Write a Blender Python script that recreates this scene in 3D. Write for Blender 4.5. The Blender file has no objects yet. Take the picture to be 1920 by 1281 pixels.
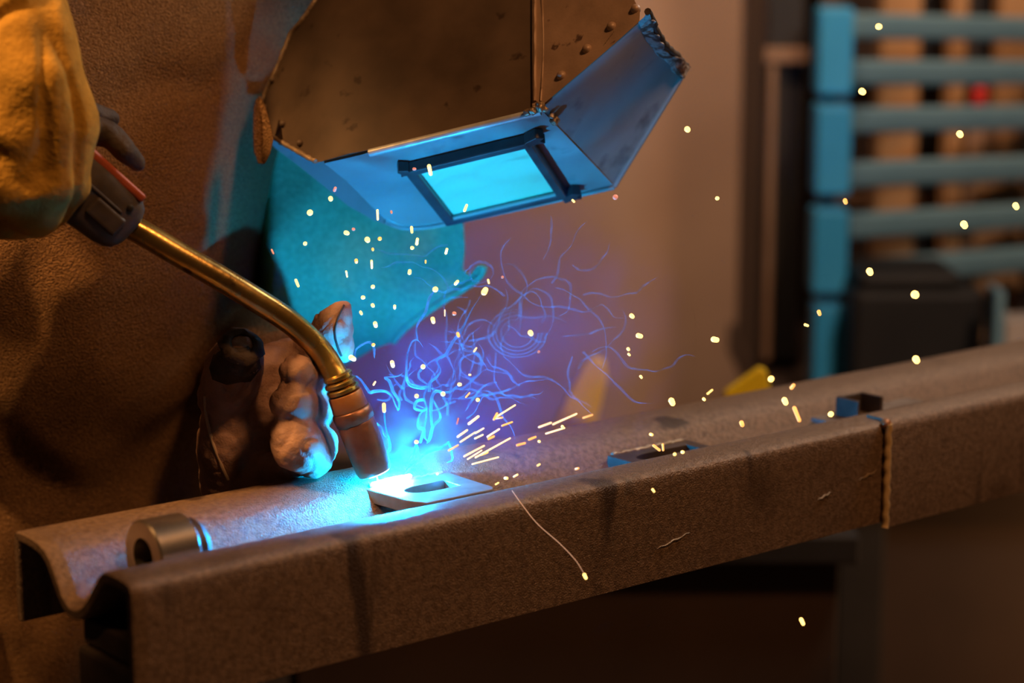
import bpy, bmesh, math, random
from mathutils.bvhtree import BVHTree
from mathutils import Vector as V, Matrix, noise
from mathutils.geometry import delaunay_2d_cdt
random.seed(7)
sc = bpy.context.scene
COL = sc.collection

# ------------------------------------------------------------------ camera
FPX = 4000.0                                   # 75 mm lens on a 36 mm sensor, 1920 px wide
PITCH = math.atan(775/4000)
CP, SP = math.cos(PITCH), math.sin(PITCH)
CAM = V((0, 0, 1.2466))
cd = bpy.data.cameras.new('camera'); cam = bpy.data.objects.new('camera', cd); COL.objects.link(cam)
cam.location = CAM; cam.rotation_euler = (math.pi/2 - PITCH, 0, 0)
cd.lens = 75; cd.sensor_width = 36; cd.clip_start = .05
cd.dof.use_dof = True; cd.dof.focus_distance = 1.375; cd.dof.aperture_fstop = 4.0
sc.camera = cam
# ------------------------------------------------------------------ world, lamps, exposure
w = bpy.data.worlds.new('world'); sc.world = w; w.use_nodes = True
w.node_tree.nodes['Background'].inputs[0].default_value = (.30, .17, .10, 1)
w.node_tree.nodes['Background'].inputs[1].default_value = .045
def lamp(name, kind, loc, target, energy, color, size=.1, spot=None, blend=.5, parent=None):
    d = bpy.data.lights.new(name, kind); d.energy = energy; d.color = color
    if kind == 'AREA': d.size = size
    else: d.shadow_soft_size = size
    if spot: d.spot_size = math.radians(spot); d.spot_blend = blend
    o = bpy.data.objects.new(name, d); COL.objects.link(o); o.location = loc
    if target is not None:
        o.rotation_euler = (V(target) - V(loc)).to_track_quat('-Z', 'Y').to_euler()
    return o
WARM = (1, .50, .17)
lamp('glove_spot', 'SPOT', (-1.15, .75, 2.55), (-.55, 1.2, 1.45), 330, WARM, .05, 17, 1)  # added narrow spot that brightens the near glove and upper jacket
lamp('side_lamp', 'AREA', (.9, .45, 2.9), (.0, 1.4, 1.0), 25, (1, .46, .17), .25)
lamp('wall_lamp', 'SPOT', (.12, 2.3, 2.6), (.50, 3.6, 1.0), 150, (1, .60, .36), .15, 42, 1)
lamp('rack_fill', 'POINT', (.70, 1.80, 1.75), None, 20, (1, .92, .80), .12)  # added fill light for the rack and the yellow lever
lamp('low_lamp', 'POINT', (.86, 2.38, .36), None, 2.2, (1, .5, .2), .1)
cy = sc.cycles; cy.max_bounces = 6; cy.diffuse_bounces = 3; cy.glossy_bounces = 3; cy.transparent_max_bounces = 16; cy.volume_bounces = 0; cy.caustics_reflective = False; cy.volume_step_rate = 2.0
vs = sc.view_settings
vs.view_transform = 'Standard'; vs.look = 'None'; vs.exposure = 0; vs.gamma = 1; vs.use_curve_mapping = False

# ------------------------------------------------------------------ geometry helpers
def ray(x, y):
    a, b = (x-960)/FPX, (y-640.5)/FPX
    return V((a, CP - b*SP, -SP - b*CP))
def P(x, y, d): return CAM + ray(x, y)*d              # a point seen at (x, y), d metres away along the view axis
def px(n, d): return n*d/FPX                          # n pixels at distance d, in metres

def empty(name, loc, label=None, cat=None, group=None):
    o = bpy.data.objects.new(name, None); COL.objects.link(o); o.location = loc
    o.empty_display_size = .02
    return tag(o, label, cat, group)
def tag(o, label=None, cat=None, group=None, kind=None):
    if label: o['label'] = label
    if cat: o['category'] = cat
    if group: o['group'] = group
    if kind: o['kind'] = kind
    return o
def wloc(o):
    p = V(o.location)
    while o.parent: o = o.parent; p = p + V(o.location)
    return p
def link(name, me, m, parent=None, loc=None, smooth=None):
    if m: me.materials.clear(); me.materials.append(m)
    o = bpy.data.objects.new(name, me); COL.objects.link(o)
    if loc is not None: o.location = loc
    if parent:
        o.parent = parent
        o.location = V(o.location) - wloc(parent)
    if smooth is not None:
        for p in me.polygons: p.use_smooth = True
        me.set_sharp_from_angle(angle=math.radians(smooth))
    return o
def obj(name, bm, m, parent=None, smooth=None):       # bmesh in world space -> object with its origin at the base centre
    bmesh.ops.recalc_face_normals(bm, faces=bm.faces)
    lo = V([min(v.co[i] for v in bm.verts) for i in range(3)]); hi = V([max(v.co[i] for v in bm.verts) for i in range(3)])
    c = V(((lo.x+hi.x)/2, (lo.y+hi.y)/2, lo.z))
    for v in bm.verts: v.co -= c
    me = bpy.data.meshes.new(name); bm.to_mesh(me); bm.free()
    return link(name, me, m, parent, c, smooth)
def bev(o, w, n=2):
    b = o.modifiers.new('bevel', 'BEVEL'); b.width = w; b.segments = n; b.limit_method = 'ANGLE'; b.angle_limit = math.radians(35)
    return o
def box(bm, o, a, b, c, x0, x1, y0, y1, z0, z1):     # box in a frame (o; a, b, c)
    vs = [bm.verts.new(o + a*x + b*y + c*z) for z in (z0, z1) for y in (y0, y1) for x in (x0, x1)]
    for f in ((0,1,3,2), (4,6,7,5), (0,4,5,1), (2,3,7,6), (0,2,6,4), (1,5,7,3)): bm.faces.new([vs[i] for i in f])
    return bm
X, Y, Z, O = V((1,0,0)), V((0,1,0)), V((0,0,1)), V((0,0,0))
def wbox(x0, x1, y0, y1, z0, z1): return box(bmesh.new(), O, X, Y, Z, x0, x1, y0, y1, z0, z1)
def hull(bm, balls, sub=2):                           # convex hull of balls: tapered limbs, pads
    t = bmesh.new()
    for p, r in balls:
        bmesh.ops.create_icosphere(t, subdivisions=sub, radius=r, matrix=Matrix.Translation(p))
    res = bmesh.ops.convex_hull(t, input=t.verts)
    bmesh.ops.delete(t, geom=[g for g in set(res['geom_interior'] + res['geom_unused']) if isinstance(g, bmesh.types.BMVert)], context='VERTS')
    me = bpy.data.meshes.new('t'); t.to_mesh(me); t.free(); bm.from_mesh(me); bpy.data.meshes.remove(me)
    return bm
def fuse(bm, voxel, it=6, fac=.5, fn=None):           # one continuous skin around overlapping volumes
    me = bpy.data.meshes.new('t'); bm.to_mesh(me); bm.free()
    o = bpy.data.objects.new('t', me); COL.objects.link(o)
    r = o.modifiers.new('r', 'REMESH'); r.mode = 'VOXEL'; r.voxel_size = voxel
    s = o.modifiers.new('s', 'SMOOTH'); s.factor = fac; s.iterations = it
    dg = bpy.context.evaluated_depsgraph_get(); dg.update()
    m2 = bpy.data.meshes.new_from_object(o.evaluated_get(dg))
    bpy.data.objects.remove(o); bpy.data.meshes.remove(me)
    if fn:
        ns = [n.vector.copy() for n in m2.vertex_normals]
        for v, n in zip(m2.vertices, ns): v.co += n*fn(v.co, n)
    out = bmesh.new(); out.from_mesh(m2); bpy.data.meshes.remove(m2)
    return out
def catmull(pts, n=8, closed=False):
    k = len(pts); out = []
    for i in range(k if closed else k-1):
        g = (lambda j: pts[j % k]) if closed else (lambda j: pts[min(max(j, 0), k-1)])
        p0, p1, p2, p3 = g(i-1), g(i), g(i+1), g(i+2)
        for s in range(n):
            t = s/n
            out.append(.5*((2*p1) + (p2-p0)*t + (2*p0-5*p1+4*p2-p3)*t*t + (3*p1-p0-3*p2+p3)*t**3))
    if not closed: out.append(pts[-1].copy())
    return out
def tube(bm, pts, rad, seg=12, caps=True):            # rad: number or list along pts
    k = len(pts); rs = rad if isinstance(rad, (list, tuple)) else [rad]*k
    tan = [(pts[min(i+1, k-1)] - pts[max(i-1, 0)]).normalized() for i in range(k)]
    a = tan[0].orthogonal().normalized(); rings = []
    for i in range(k):
        a = (a - tan[i]*a.dot(tan[i])).normalized(); b = tan[i].cross(a)
        rings.append([bm.verts.new(pts[i] + (a*math.cos(2*math.pi*j/seg) + b*math.sin(2*math.pi*j/seg))*rs[i]) for j in range(seg)])
    for i in range(k-1):
        for j in range(seg):
            bm.faces.new((rings[i][j], rings[i][(j+1) % seg], rings[i+1][(j+1) % seg], rings[i+1][j]))
    if caps: bm.faces.new(rings[0][::-1]); bm.faces.new(rings[-1])
    return bm
def lathe(bm, o, axis, prof, seg=40, closed=False):   # prof: (distance along the axis, radius)
    axis = axis.normalized(); a = axis.orthogonal().normalized(); b = axis.cross(a)
    rings = [[bm.verts.new(o + axis*t + (a*math.cos(2*math.pi*j/seg) + b*math.sin(2*math.pi*j/seg))*r) for j in range(seg)] for t, r in prof]
    k = len(rings)
    for i in range(k if closed else k-1):
        for j in range(seg):
            bm.faces.new((rings[i][j], rings[i][(j+1) % seg], rings[(i+1) % k][(j+1) % seg], rings[(i+1) % k][j]))
    if not closed: bm.faces.new(rings[0][::-1]); bm.faces.new(rings[-1])
    return bm
def inside(p, poly):
    r = False; n = len(poly)
    for i in range(n):
        (x1, y1), (x2, y2) = poly[i], poly[(i+1) % n]
        if (y1 > p[1]) != (y2 > p[1]) and p[0] < (x2-x1)*(p[1]-y1)/(y2-y1)+x1: r = not r
    return r
def sheet(outline, step, fn, holes=(), thick=0, off=None):   # triangulated sheet over an outline, mapped to 3-D, with real thickness
    pts = [V((float(a), float(b))) for a, b in outline]; edges = [(i, (i+1) % len(pts)) for i in range(len(pts))]
    for h in holes:
        b0 = len(pts); pts += [V((float(a), float(b))) for a, b in h]; edges += [(b0+i, b0+(i+1) % len(h)) for i in range(len(h))]
    xs = [p.x for p in pts]; ys = [p.y for p in pts]
    if step:
        x = min(xs)+step*.5
        while x < max(xs):
            y = min(ys)+step*.5
            while y < max(ys):
                if inside((x, y), outline) and not any(inside((x, y), h) for h in holes): pts.append(V((x+step*.01*math.sin(y), y+step*.01*math.cos(x))))
                y += step
            x += step
    vv, ee, ff, *_ = delaunay_2d_cdt(pts, edges, [], 1, 1e-7)
    bm = bmesh.new(); top = [bm.verts.new(fn(v.x, v.y)) for v in vv]
    fs = []
    for f in ff:
        cx = sum(vv[i].x for i in f)/len(f); cy = sum(vv[i].y for i in f)/len(f)
        if inside((cx, cy), outline) and not any(inside((cx, cy), h) for h in holes): fs.append(f)
    for f in fs: bm.faces.new([top[i] for i in f])
    if thick:
        bmesh.ops.recalc_face_normals(bm, faces=bm.faces)
        bm.normal_update()
        bot = [bm.verts.new(v.co + (off if off else -v.normal)*thick) for v in top]
        use = {}
        for f in fs:
            for i in range(len(f)):
                a, b = f[i], f[(i+1) % len(f)]; use[(a, b)] = 1
        for f in fs: bm.faces.new([bot[i] for i in reversed(f)])
        for (a, b) in use:
            if (b, a) not in use: bm.faces.new((top[a], bot[a], bot[b], top[b]))
    bmesh.ops.delete(bm, geom=[v for v in bm.verts if not v.link_faces], context='VERTS')
    return bm

# ------------------------------------------------------------------ materials
def mat(name, c1, c2=None, scale=20, rough=.6, metal=0, bump=None, stretch=None, detail=6, spec=.5, contrast=(.35, .65), rvar=0, spots=None, bump2=None, coat=0):
    m = bpy.data.materials.new(name); m.use_nodes = True; nt = m.node_tree; N = nt.nodes; L = nt.links
    b = N['Principled BSDF']; b.inputs['Roughness'].default_value = rough; b.inputs['Metallic'].default_value = metal
    b.inputs['Specular IOR Level'].default_value = spec; b.inputs['Base Color'].default_value = (*c1, 1)
    b.inputs['Coat Weight'].default_value = coat
    tc = N.new('ShaderNodeTexCoord'); mp = N.new('ShaderNodeMapping'); L.new(tc.outputs['Object'], mp.inputs[0])
    if stretch: mp.inputs['Scale'].default_value = stretch
    col = None
    if c2:
        n = N.new('ShaderNodeTexNoise'); n.inputs['Scale'].default_value = scale; n.inputs['Detail'].default_value = detail; L.new(mp.outputs[0], n.inputs['Vector'])
        r = N.new('ShaderNodeValToRGB'); r.color_ramp.elements[0].position, r.color_ramp.elements[1].position = contrast
        r.color_ramp.elements[0].color = (*c1, 1); r.color_ramp.elements[1].color = (*c2, 1)
        L.new(n.outputs[0], r.inputs[0]); col = r.outputs[0]
        if rvar:
            mr = N.new('ShaderNodeMapRange'); mr.inputs['To Min'].default_value = rough-rvar; mr.inputs['To Max'].default_value = rough+rvar
            L.new(n.outputs[0], mr.inputs[0]); L.new(mr.outputs[0], b.inputs['Roughness'])
    for sp in (spots or []):                            # stains: (colour, noise scale, stretch, lo, hi)
        mp2 = N.new('ShaderNodeMapping'); L.new(tc.outputs['Object'], mp2.inputs[0]); mp2.inputs['Scale'].default_value = sp[2]
        n = N.new('ShaderNodeTexNoise'); n.inputs['Scale'].default_value = sp[1]; n.inputs['Detail'].default_value = 3; L.new(mp2.outputs[0], n.inputs['Vector'])
        mr = N.new('ShaderNodeMapRange'); mr.inputs['From Min'].default_value = sp[3]; mr.inputs['From Max'].default_value = sp[4]; L.new(n.outputs[0], mr.inputs[0])
        mx = N.new('ShaderNodeMix'); mx.data_type = 'RGBA'; L.new(mr.outputs[0], mx.inputs[0])
        if col: L.new(col, mx.inputs[6])
        else: mx.inputs[6].default_value = (*c1, 1)
        mx.inputs[7].default_value = (*sp[0], 1); col = mx.outputs[2]
    if col: L.new(col, b.inputs['Base Color'])
    prev = None
    for bp in (bump, bump2):
        if not bp: continue
        n = N.new('ShaderNodeTexNoise'); n.inputs['Scale'].default_value = bp[0]; n.inputs['Detail'].default_value = 4; L.new(mp.outputs[0], n.inputs['Vector'])
        bn = N.new('ShaderNodeBump'); bn.inputs['Strength'].default_value = bp[1]; bn.inputs['Distance'].default_value = bp[2]
        L.new(n.outputs[0], bn.inputs['Height'])
        if prev: L.new(prev, bn.inputs['Normal'])
        prev = bn.outputs[0]
    if prev: L.new(prev, b.inputs['Normal'])
    return m
def emis(name, c, s):
    m = bpy.data.materials.new(name); m.use_nodes = True; nt = m.node_tree; b = nt.nodes['Principled BSDF']
    b.inputs['Base Color'].default_value = (*c, 1); b.inputs['Emission Color'].default_value = (*c, 1); b.inputs['Emission Strength'].default_value = s
    return m
M = {}
M['wall'] = mat('brown_plaster', (.34, .235, .18), (.42, .30, .23), 3, .85, bump=(40, .2, .002))
M['lowshade'] = mat('low_shade_brown', (.035, .018, .011), (.05, .026, .015), 5, .7)  # dark brown that stands in for the shade below the rail
M['floor'] = mat('dark_concrete', (.05, .035, .028), (.09, .065, .05), 6, .8, bump=(60, .3, .002))
M['steel'] = mat('rail_steel', (.16, .10, .064), (.28, .182, .12), 300, .40, .35, bump=(900, 1, .0010), bump2=(50, .4, .0012), rvar=.08,
                 spots=[((.075, .045, .032), 26, (1, 1, .16), .63, .70), ((.10, .058, .035), 9, (1, 1, 1), .60, .75)], spec=.6)
M['steel2'] = mat('plate_steel', (.26, .21, .18), (.36, .30, .26), 80, .42, .6, bump=(500, .3, .0005))
M['darksteel'] = mat('dark_scaled_steel', (.07, .05, .04), (.13, .09, .07), 40, .55, .5, bump=(300, .4, .0006))
M['shiny'] = mat('turned_steel', (.42, .36, .31), (.52, .45, .38), 60, .28, .9, bump=(200, .15, .0003))
M['weld'] = mat('weld_bead_metal', (.30, .22, .15), (.5, .38, .26), 200, .45, .6, bump=(500, .8, .001))
M['bead'] = mat('ground_bead', (.62, .42, .20), (.72, .50, .26), 100, .5, .2, bump=(300, .3, .0006))
M['suede'] = mat('brown_suede', (.15, .078, .034), (.36, .205, .095), 620, .95, 0, bump=(640, 1, .0026), bump2=(14, .5, .012), spec=.15, contrast=(.30, .72), detail=4,
                 spots=[((.07, .035, .018), 7, (1, 1, 1), .56, .80)])
M['frontlit'] = mat('arc_lit_front_cloth', (.14, .44, .27), (.20, .56, .36), 260, .95, 0, bump=(300, .8, .0015), bump2=(9, .4, .012), spec=.15)  # green base puts the arc's cyan light into the jacket front
M['ochre'] = mat('ochre_glove_leather', (.36, .195, .028), (.56, .31, .05), 60, .85, 0, bump=(320, .7, .001), bump2=(30, .6, .006), spec=.2)
M['glove'] = mat('dark_brown_glove_leather', (.30, .17, .12), (.44, .26, .19), 55, .60, 0, bump=(650, .55, .0008), bump2=(70, .5, .003), spec=.4)
M['glovedark'] = mat('blackened_leather', (.035, .022, .016), (.075, .048, .032), 60, .7, 0, bump=(400, .6, .001))
M['thread'] = mat('seam_thread', (.48, .34, .24), None, rough=.8)
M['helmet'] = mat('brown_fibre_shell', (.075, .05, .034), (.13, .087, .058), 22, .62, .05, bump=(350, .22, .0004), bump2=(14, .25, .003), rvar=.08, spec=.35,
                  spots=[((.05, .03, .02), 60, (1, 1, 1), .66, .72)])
M['helmetlit'] = mat('lit_brow_shell', (.34, .23, .16), (.46, .31, .22), 40, .5, .1, bump=(450, .35, .0004), rvar=.08,  # same shell in a lighter colour, for brighter light on the brow
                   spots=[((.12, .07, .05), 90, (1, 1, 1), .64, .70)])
M['helmetface'] = mat('grey_face_panel', (.30, .30, .30), (.42, .42, .42), 14, .5, .1, bump=(300, .15, .0004), rvar=.06,
                      spots=[((.16, .16, .17), 30, (1, 1, 1), .60, .74)])
M['foldglint'] = mat('pale_fold_highlight', (.55, .58, .58), (.72, .75, .75), 90, .35, .2, bump=(300, .4, .0006))
M['frame'] = mat('window_frame_plastic', (.05, .055, .06), (.08, .085, .09), 40, .30, .1, bump=(200, .1, .0004))
M['rust'] = mat('rusty_strip', (.11, .045, .028), (.42, .36, .33), 130, .7, .2, bump=(300, 1, .002), contrast=(.45, .56))
M['brass'] = mat('brass_tube', (.46, .29, .085), (.62, .41, .13), 40, .27, .9, bump=(250, .25, .0005), rvar=.08, spots=[((.20, .11, .035), 70, (1, 1, 1), .62, .72)])
M['copper'] = mat('scorched_copper', (.20, .085, .055), (.33, .155, .10), 60, .40, .7, bump=(300, .4, .0006), rvar=.08)
M['insul'] = mat('brown_insulator', (.30, .12, .04), (.40, .17, .06), 60, .4, .3, bump=(200, .3, .0005))
M['handle'] = mat('dark_grip_plastic', (.055, .042, .037), (.095, .075, .065), 60, .5, 0, bump=(150, .3, .0006))
M['redgrip'] = mat('red_grip_stripe', (.38, .075, .03), (.48, .10, .04), 60, .5)
M['blue'] = mat('light_blue_paint', (.035, .36, .72), (.05, .41, .78), 12, .5)
M['bluegrey'] = mat('weathered_blue_paint', (.15, .29, .38), (.19, .34, .43), 9, .55)
M['wood'] = mat('raw_timber', (.40, .22, .10), (.52, .30, .14), 14, .75, stretch=(1, 1, .2))
M['card'] = mat('brown_cardboard', (.40, .235, .12), (.48, .29, .15), 8, .8)
M['black'] = mat('matt_black_paint', (.012, .010, .010), (.02, .017, .016), 10, .6)
M['cab'] = mat('dark_cabinet_paint', (.05, .035, .032), (.075, .052, .045), 6, .6)
M['brownpaint'] = mat('brown_paint', (.24, .14, .085), (.30, .18, .11), 8, .6)
M['sack'] = mat('brown_sackcloth', (.36, .20, .10), (.44, .26, .13), 30, .9, bump=(120, .6, .003))
M['pale'] = mat('pale_grey_paint', (.42, .36, .33), (.5, .43, .39), 8, .6)
M['red'] = mat('red_plastic', (.62, .03, .03), None, rough=.4)
M['yellow'] = mat('yellow_paint', (.85, .56, .01), (.90, .60, .015), 9, .5)
M['cloth'] = mat('dark_work_cloth', (.05, .045, .05), (.07, .06, .065), 40, .9)
M['skin'] = mat('skin', (.5, .3, .22), None, rough=.6)
M['spark'] = emis('spark_yellow', (1, .60, .15), 3.2)
M['sparkorange'] = emis('spark_orange', (1, .42, .10), 1.6)
M['sparkpink'] = emis('spark_dull_red', (1, .36, .26), .55)
M['arc'] = emis('arc_plasma', (.55, .85, 1), 60)
# lens plate: pale green colour stands in for the bright cyan reflection
M['glass'] = mat('bright_cover_plate', (.45, .92, .62), (.50, .96, .68), 25, .3, 0, bump=(60, .06, .0005))
def smoke_mat(name, dens, alpha):
    m = bpy.data.materials.new(name); m.use_nodes = True; nt = m.node_tree; N = nt.nodes; L = nt.links
    N.remove(N['Principled BSDF'])
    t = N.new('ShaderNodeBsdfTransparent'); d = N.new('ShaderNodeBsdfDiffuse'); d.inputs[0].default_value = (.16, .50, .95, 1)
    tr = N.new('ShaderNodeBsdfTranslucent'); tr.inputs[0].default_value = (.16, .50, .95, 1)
    m1 = N.new('ShaderNodeMixShader'); m1.inputs[0].default_value = .5; L.new(d.outputs[0], m1.inputs[1]); L.new(tr.outputs[0], m1.inputs[2])
    m2 = N.new('ShaderNodeMixShader'); m2.inputs[0].default_value = alpha; L.new(t.outputs[0], m2.inputs[1]); L.new(m1.outputs[0], m2.inputs[2])
    L.new(m2.outputs[0], N['Material Output'].inputs[0])
    return m
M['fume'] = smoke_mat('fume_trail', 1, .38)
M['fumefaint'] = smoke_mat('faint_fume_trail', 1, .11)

# ------------------------------------------------------------------ the rail's frame: u along, v towards the camera, w up
UA = V((.77585814, .6309074, 0)); VA = V((.6309074, -.77585814, 0)); Q = V((-.083425, 1.37925308, .9))
def R(u, v, w): return Q + UA*u + VA*v + Z*w
def onrail(x, y, w=0):                                  # the point at rail height w seen at (x, y)
    r = ray(x, y); return CAM + r*((.9 + w - CAM.z)/r.z)

# ------------------------------------------------------------------ setting
floor = tag(obj('floor', wbox(-3, 4, -1.2, 4.2, -.05, 0), M['floor']), kind='structure')
WY = 3.6
wall = tag(obj('wall_back', wbox(-3, 4, WY, WY+.12, 0, 3.2), M['wall']), kind='structure')
lowshade = tag(obj('wall_shade_band', wbox(-3, 4, WY-.03, WY, 0, .335), M['lowshade']), kind='structure')  # foot of the wall coloured dark in place of shade
bev(lowshade, .006)

# ------------------------------------------------------------------ steel rail
def rail():
    t = empty('steel_rail', R(.3, .07, -.075), 'long double-ridged steel rail being welded, lying across the foreground', 'steel rail')
    key = [(0, -.055), (0, -.030), (0, -.006), (.0015, -.0015), (.006, 0), (.016, .0003), (.026, -.0003), (.0345, -.0018), (.0425, -.0055), (.048, -.0115), (.054, -.0195), (.060, -.027), (.068, -.031),
           (.077, -.0295), (.085, -.024), (.092, -.0165), (.099, -.0085), (.105, -.0025), (.1115, 0), (.122, .0004), (.132, 0), (.1375, -.0015), (.1400, -.006), (.1404, -.03), (.1404, -.073)]
    out = catmull([V((a, b, 0)) for a, b in key], 3)
    th = .0062; inn = []
    for i, p in enumerate(out):
        d = (out[min(i+1, len(out)-1)] - out[max(i-1, 0)]).normalized(); inn.append(p - V((-d.y, d.x, 0))*th)
    prof = out + inn[::-1]
    us = [-.270, -.2688] + [-.26+.03*i for i in range(60)]
    bm = bmesh.new(); rings = []
    for k, u in enumerate(us):
        s = .0009 if k == 0 else 0                      # a slight chamfer at the sawn end
        c = [prof[i].lerp(prof[len(prof)-1-i], s/th) for i in range(len(prof))]
        rings.append([bm.verts.new(R(u, p.x, p.y + .0005*noise.noise(V((u*9, p.x*30, 3))))) for p in c])
    n = len(prof)
    for i in range(len(us)-1):
        for j in range(n): bm.faces.new((rings[i][j], rings[i+1][j], rings[i+1][(j+1) % n], rings[i][(j+1) % n]))
    h = len(out)
    for r, fl in ((rings[0], False), (rings[-1], True)):
        for j in range(h-1):
            f = [r[j], r[j+1], r[n-2-j], r[n-1-j]]; bm.faces.new(f if not fl else f[::-1])
    # build in the rail's own axes so that the stains run straight down its side
    o = obj('profile', bm, M['steel'], t, 40)
    # splice plate lapped over the far half of the front flange
    bm = bmesh.new(); us = [.3385+.05*i for i in range(22)]
    pr = [(.1404, -.0765), (.1436, -.0765), (.1436, -.006), (.1422, -.0010), (.1385, .0022), (.121, .0026), (.121, .0004), (.1404, -.004)]
    rg = [[bm.verts.new(R(u, a, b)) for a, b in pr] for u in us]
    for i in range(len(us)-1):
        for j in range(len(pr)): bm.faces.new((rg[i][j], rg[i+1][j], rg[i+1][(j+1) % 8], rg[i][(j+1) % 8]))
    bm.faces.new(rg[0]); bm.faces.new(rg[-1][::-1])
    obj('splice_plate', bm, M['steel'], t, 40)
    # the vertical weld at the plate's end
    pts = [R(.3365 + .0006*math.sin(i*1.9), .1436, .000 - .0765*i/22) for i in range(23)]
    wb = obj('weld_bead', tube(bmesh.new(), pts, [.0026+.0003*math.sin(i*2.3) for i in range(23)], 10), M['bead'], t, 60)
    wb['label'] = 'bright vertical weld bead'
    bm = bmesh.new(); bmesh.ops.create_icosphere(bm, subdivisions=2, radius=.0042, matrix=Matrix.Translation(R(.3365, .141, -.0005)))
    obj('weld_spot', bm, M['insul'], t, 60)
    # hammer scratches standing a hair proud of the front flange
    for (u0, w0, du, dw) in ((.115, -.052, .030, .006), (.268, -.045, .014, .0035), (.31, -.0375, .02, .004)):
        pts = [R(u0+du*i/8, .1405, w0+dw*i/8+.0006*math.sin(i*2)) for i in range(9)]
        obj('scratch_burr', tube(bmesh.new(), pts, [.0002+.0006*math.sin(math.pi*i/8) for i in range(9)], 6), M['weld'], t, 60)
    # small weld beads where the tabs meet the ridges
    return t
RAIL = rail()

# supports under the rail
sp = empty('support_post', R(-.232, .101, -.9), 'dark steel support under the near end of the rail', 'support')
post = box(bmesh.new(), Q, UA, VA, Z, -.2655, -.1985, .0655, .1335, -.888, -.0545); bev(obj('post', post, M['darksteel'], sp), .003)
pk = box(bmesh.new(), Q, UA, VA, Z, -.262, -.20, .0665, .131, -.0535, -.0378); bev(obj('packing_block', pk, M['darksteel'], sp), .002)
fo = box(bmesh.new(), Q, UA, VA, Z, -.30, -.17, .03, .17, -.899, -.888); bev(obj('foot_plate', fo, M['darksteel'], sp), .002)
sp2 = empty('support_post', R(1.2, .10, -.9), 'dark steel support under the far end of the rail', 'support')
bev(obj('post', box(bmesh.new(), Q, UA, VA, Z, 1.166, 1.234, .066, .134, -.888, -.038), M['darksteel'], sp2), .003)
bev(obj('foot_plate', box(bmesh.new(), Q, UA, VA, Z, 1.12, 1.28, .03, .17, -.899, -.888), M['darksteel'], sp2), .002)

# bushing lying in the groove
bu = empty('steel_bushing', R(-.20, .068, -.030), 'round steel bushing with a drilled bore in the groove at the near end', 'bushing')
b0 = R(-.226, .0745, -.0080)
ro, ri = .0215, .0112
lathe_b = lathe(bmesh.new(), b0, UA, [(0, ri), (0, ro-.0012), (.0012, ro), (.026, ro), (.0272, ro-.0012), (.0272, ri)], 48, True)
obj('sleeve', lathe_b, M['shiny'], bu, 35)
cap = lathe(bmesh.new(), b0, UA, [(.0274, .0175), (.033, .0175), (.037, .0145), (.040, .008), (.0405, .003)], 32)
obj('end_cap', cap, M['darksteel'], bu, 35)
nub = bmesh.new(); hull(nub, [(b0+UA*.037+VA*.004-Z*.006, .0035), (b0+UA*.040+VA*.007-Z*.010, .0032)]); obj('weld_tack', nub, M['weld'], bu, 60)

# slotted tabs welded between the two ridges
def tab(u0, u1, v0, v1, label, slot, w1=-.0015, th=.0085, taper=.0, m='steel2'):
    t = empty('slotted_tab', R((u0+u1)/2, (v0+v1)/2, w1-th), label, 'steel tab', 'steel tabs welded across the groove')
    out = [(u0, v0), (u0+taper, v1-.012), (u0+taper+.006, v1), (u1-.004, v1), (u1, v1-.004), (u1, v0)]
    hs = []
    if slot:
        s0, s1, sv, hw = slot
        h = [(s0+hw-hw*1.8*math.sin(a), sv-hw*math.cos(a)) for a in [math.pi*i/12 for i in range(13)]] + [(s1, sv+hw), (s1, sv-hw)]
        hs = [h]
    bm = sheet(out, 0, lambda a, b: R(a, b, w1), hs, th, -Z)
    bev(obj('plate', bm, M[m], t), .0006, 2)
    pts = [R(u0+.004+(u1-u0-.008)*i/24, v0+.001, w1+.0004*math.sin(i*2.1)) for i in range(25)]
    obj('fillet_weld', tube(bmesh.new(), pts, [.0016+.0004*math.sin(i*1.7) for i in range(25)], 8), M['weld'], t, 60)
    return t
TAB = tab(-.0465, .020, .0385, .093, 'slotted steel tab under the welding arc', (-.024, .006, .0635, .0085), w1=-.0045, taper=.004)
tab(.150, .225, .052, .094, 'dark slotted steel tab across the groove beyond the sparks', (.168, .215, .072, .009), w1=-.0115, m='darksteel')
bk = empty('steel_bracket', R(.38, .075, -.0165), 'small channel bracket on the groove beside the far weld bead', 'bracket')
for a, b, c, d in ((.368, .371, .064, .086), (.394, .397, .064, .086), (.3712, .3938, .064, .067)):
    bev(obj('side_plate' if b-a < .01 else 'back_plate', box(bmesh.new(), Q, UA, VA, Z, a, b, c, d, -.0125, .002), M['darksteel'], bk), .0008)
bev(obj('base_plate', box(bmesh.new(), Q, UA, VA, Z, .35, .46, .056, .100, -.0165, -.0127), M['steel2'], bk), .001)

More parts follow.
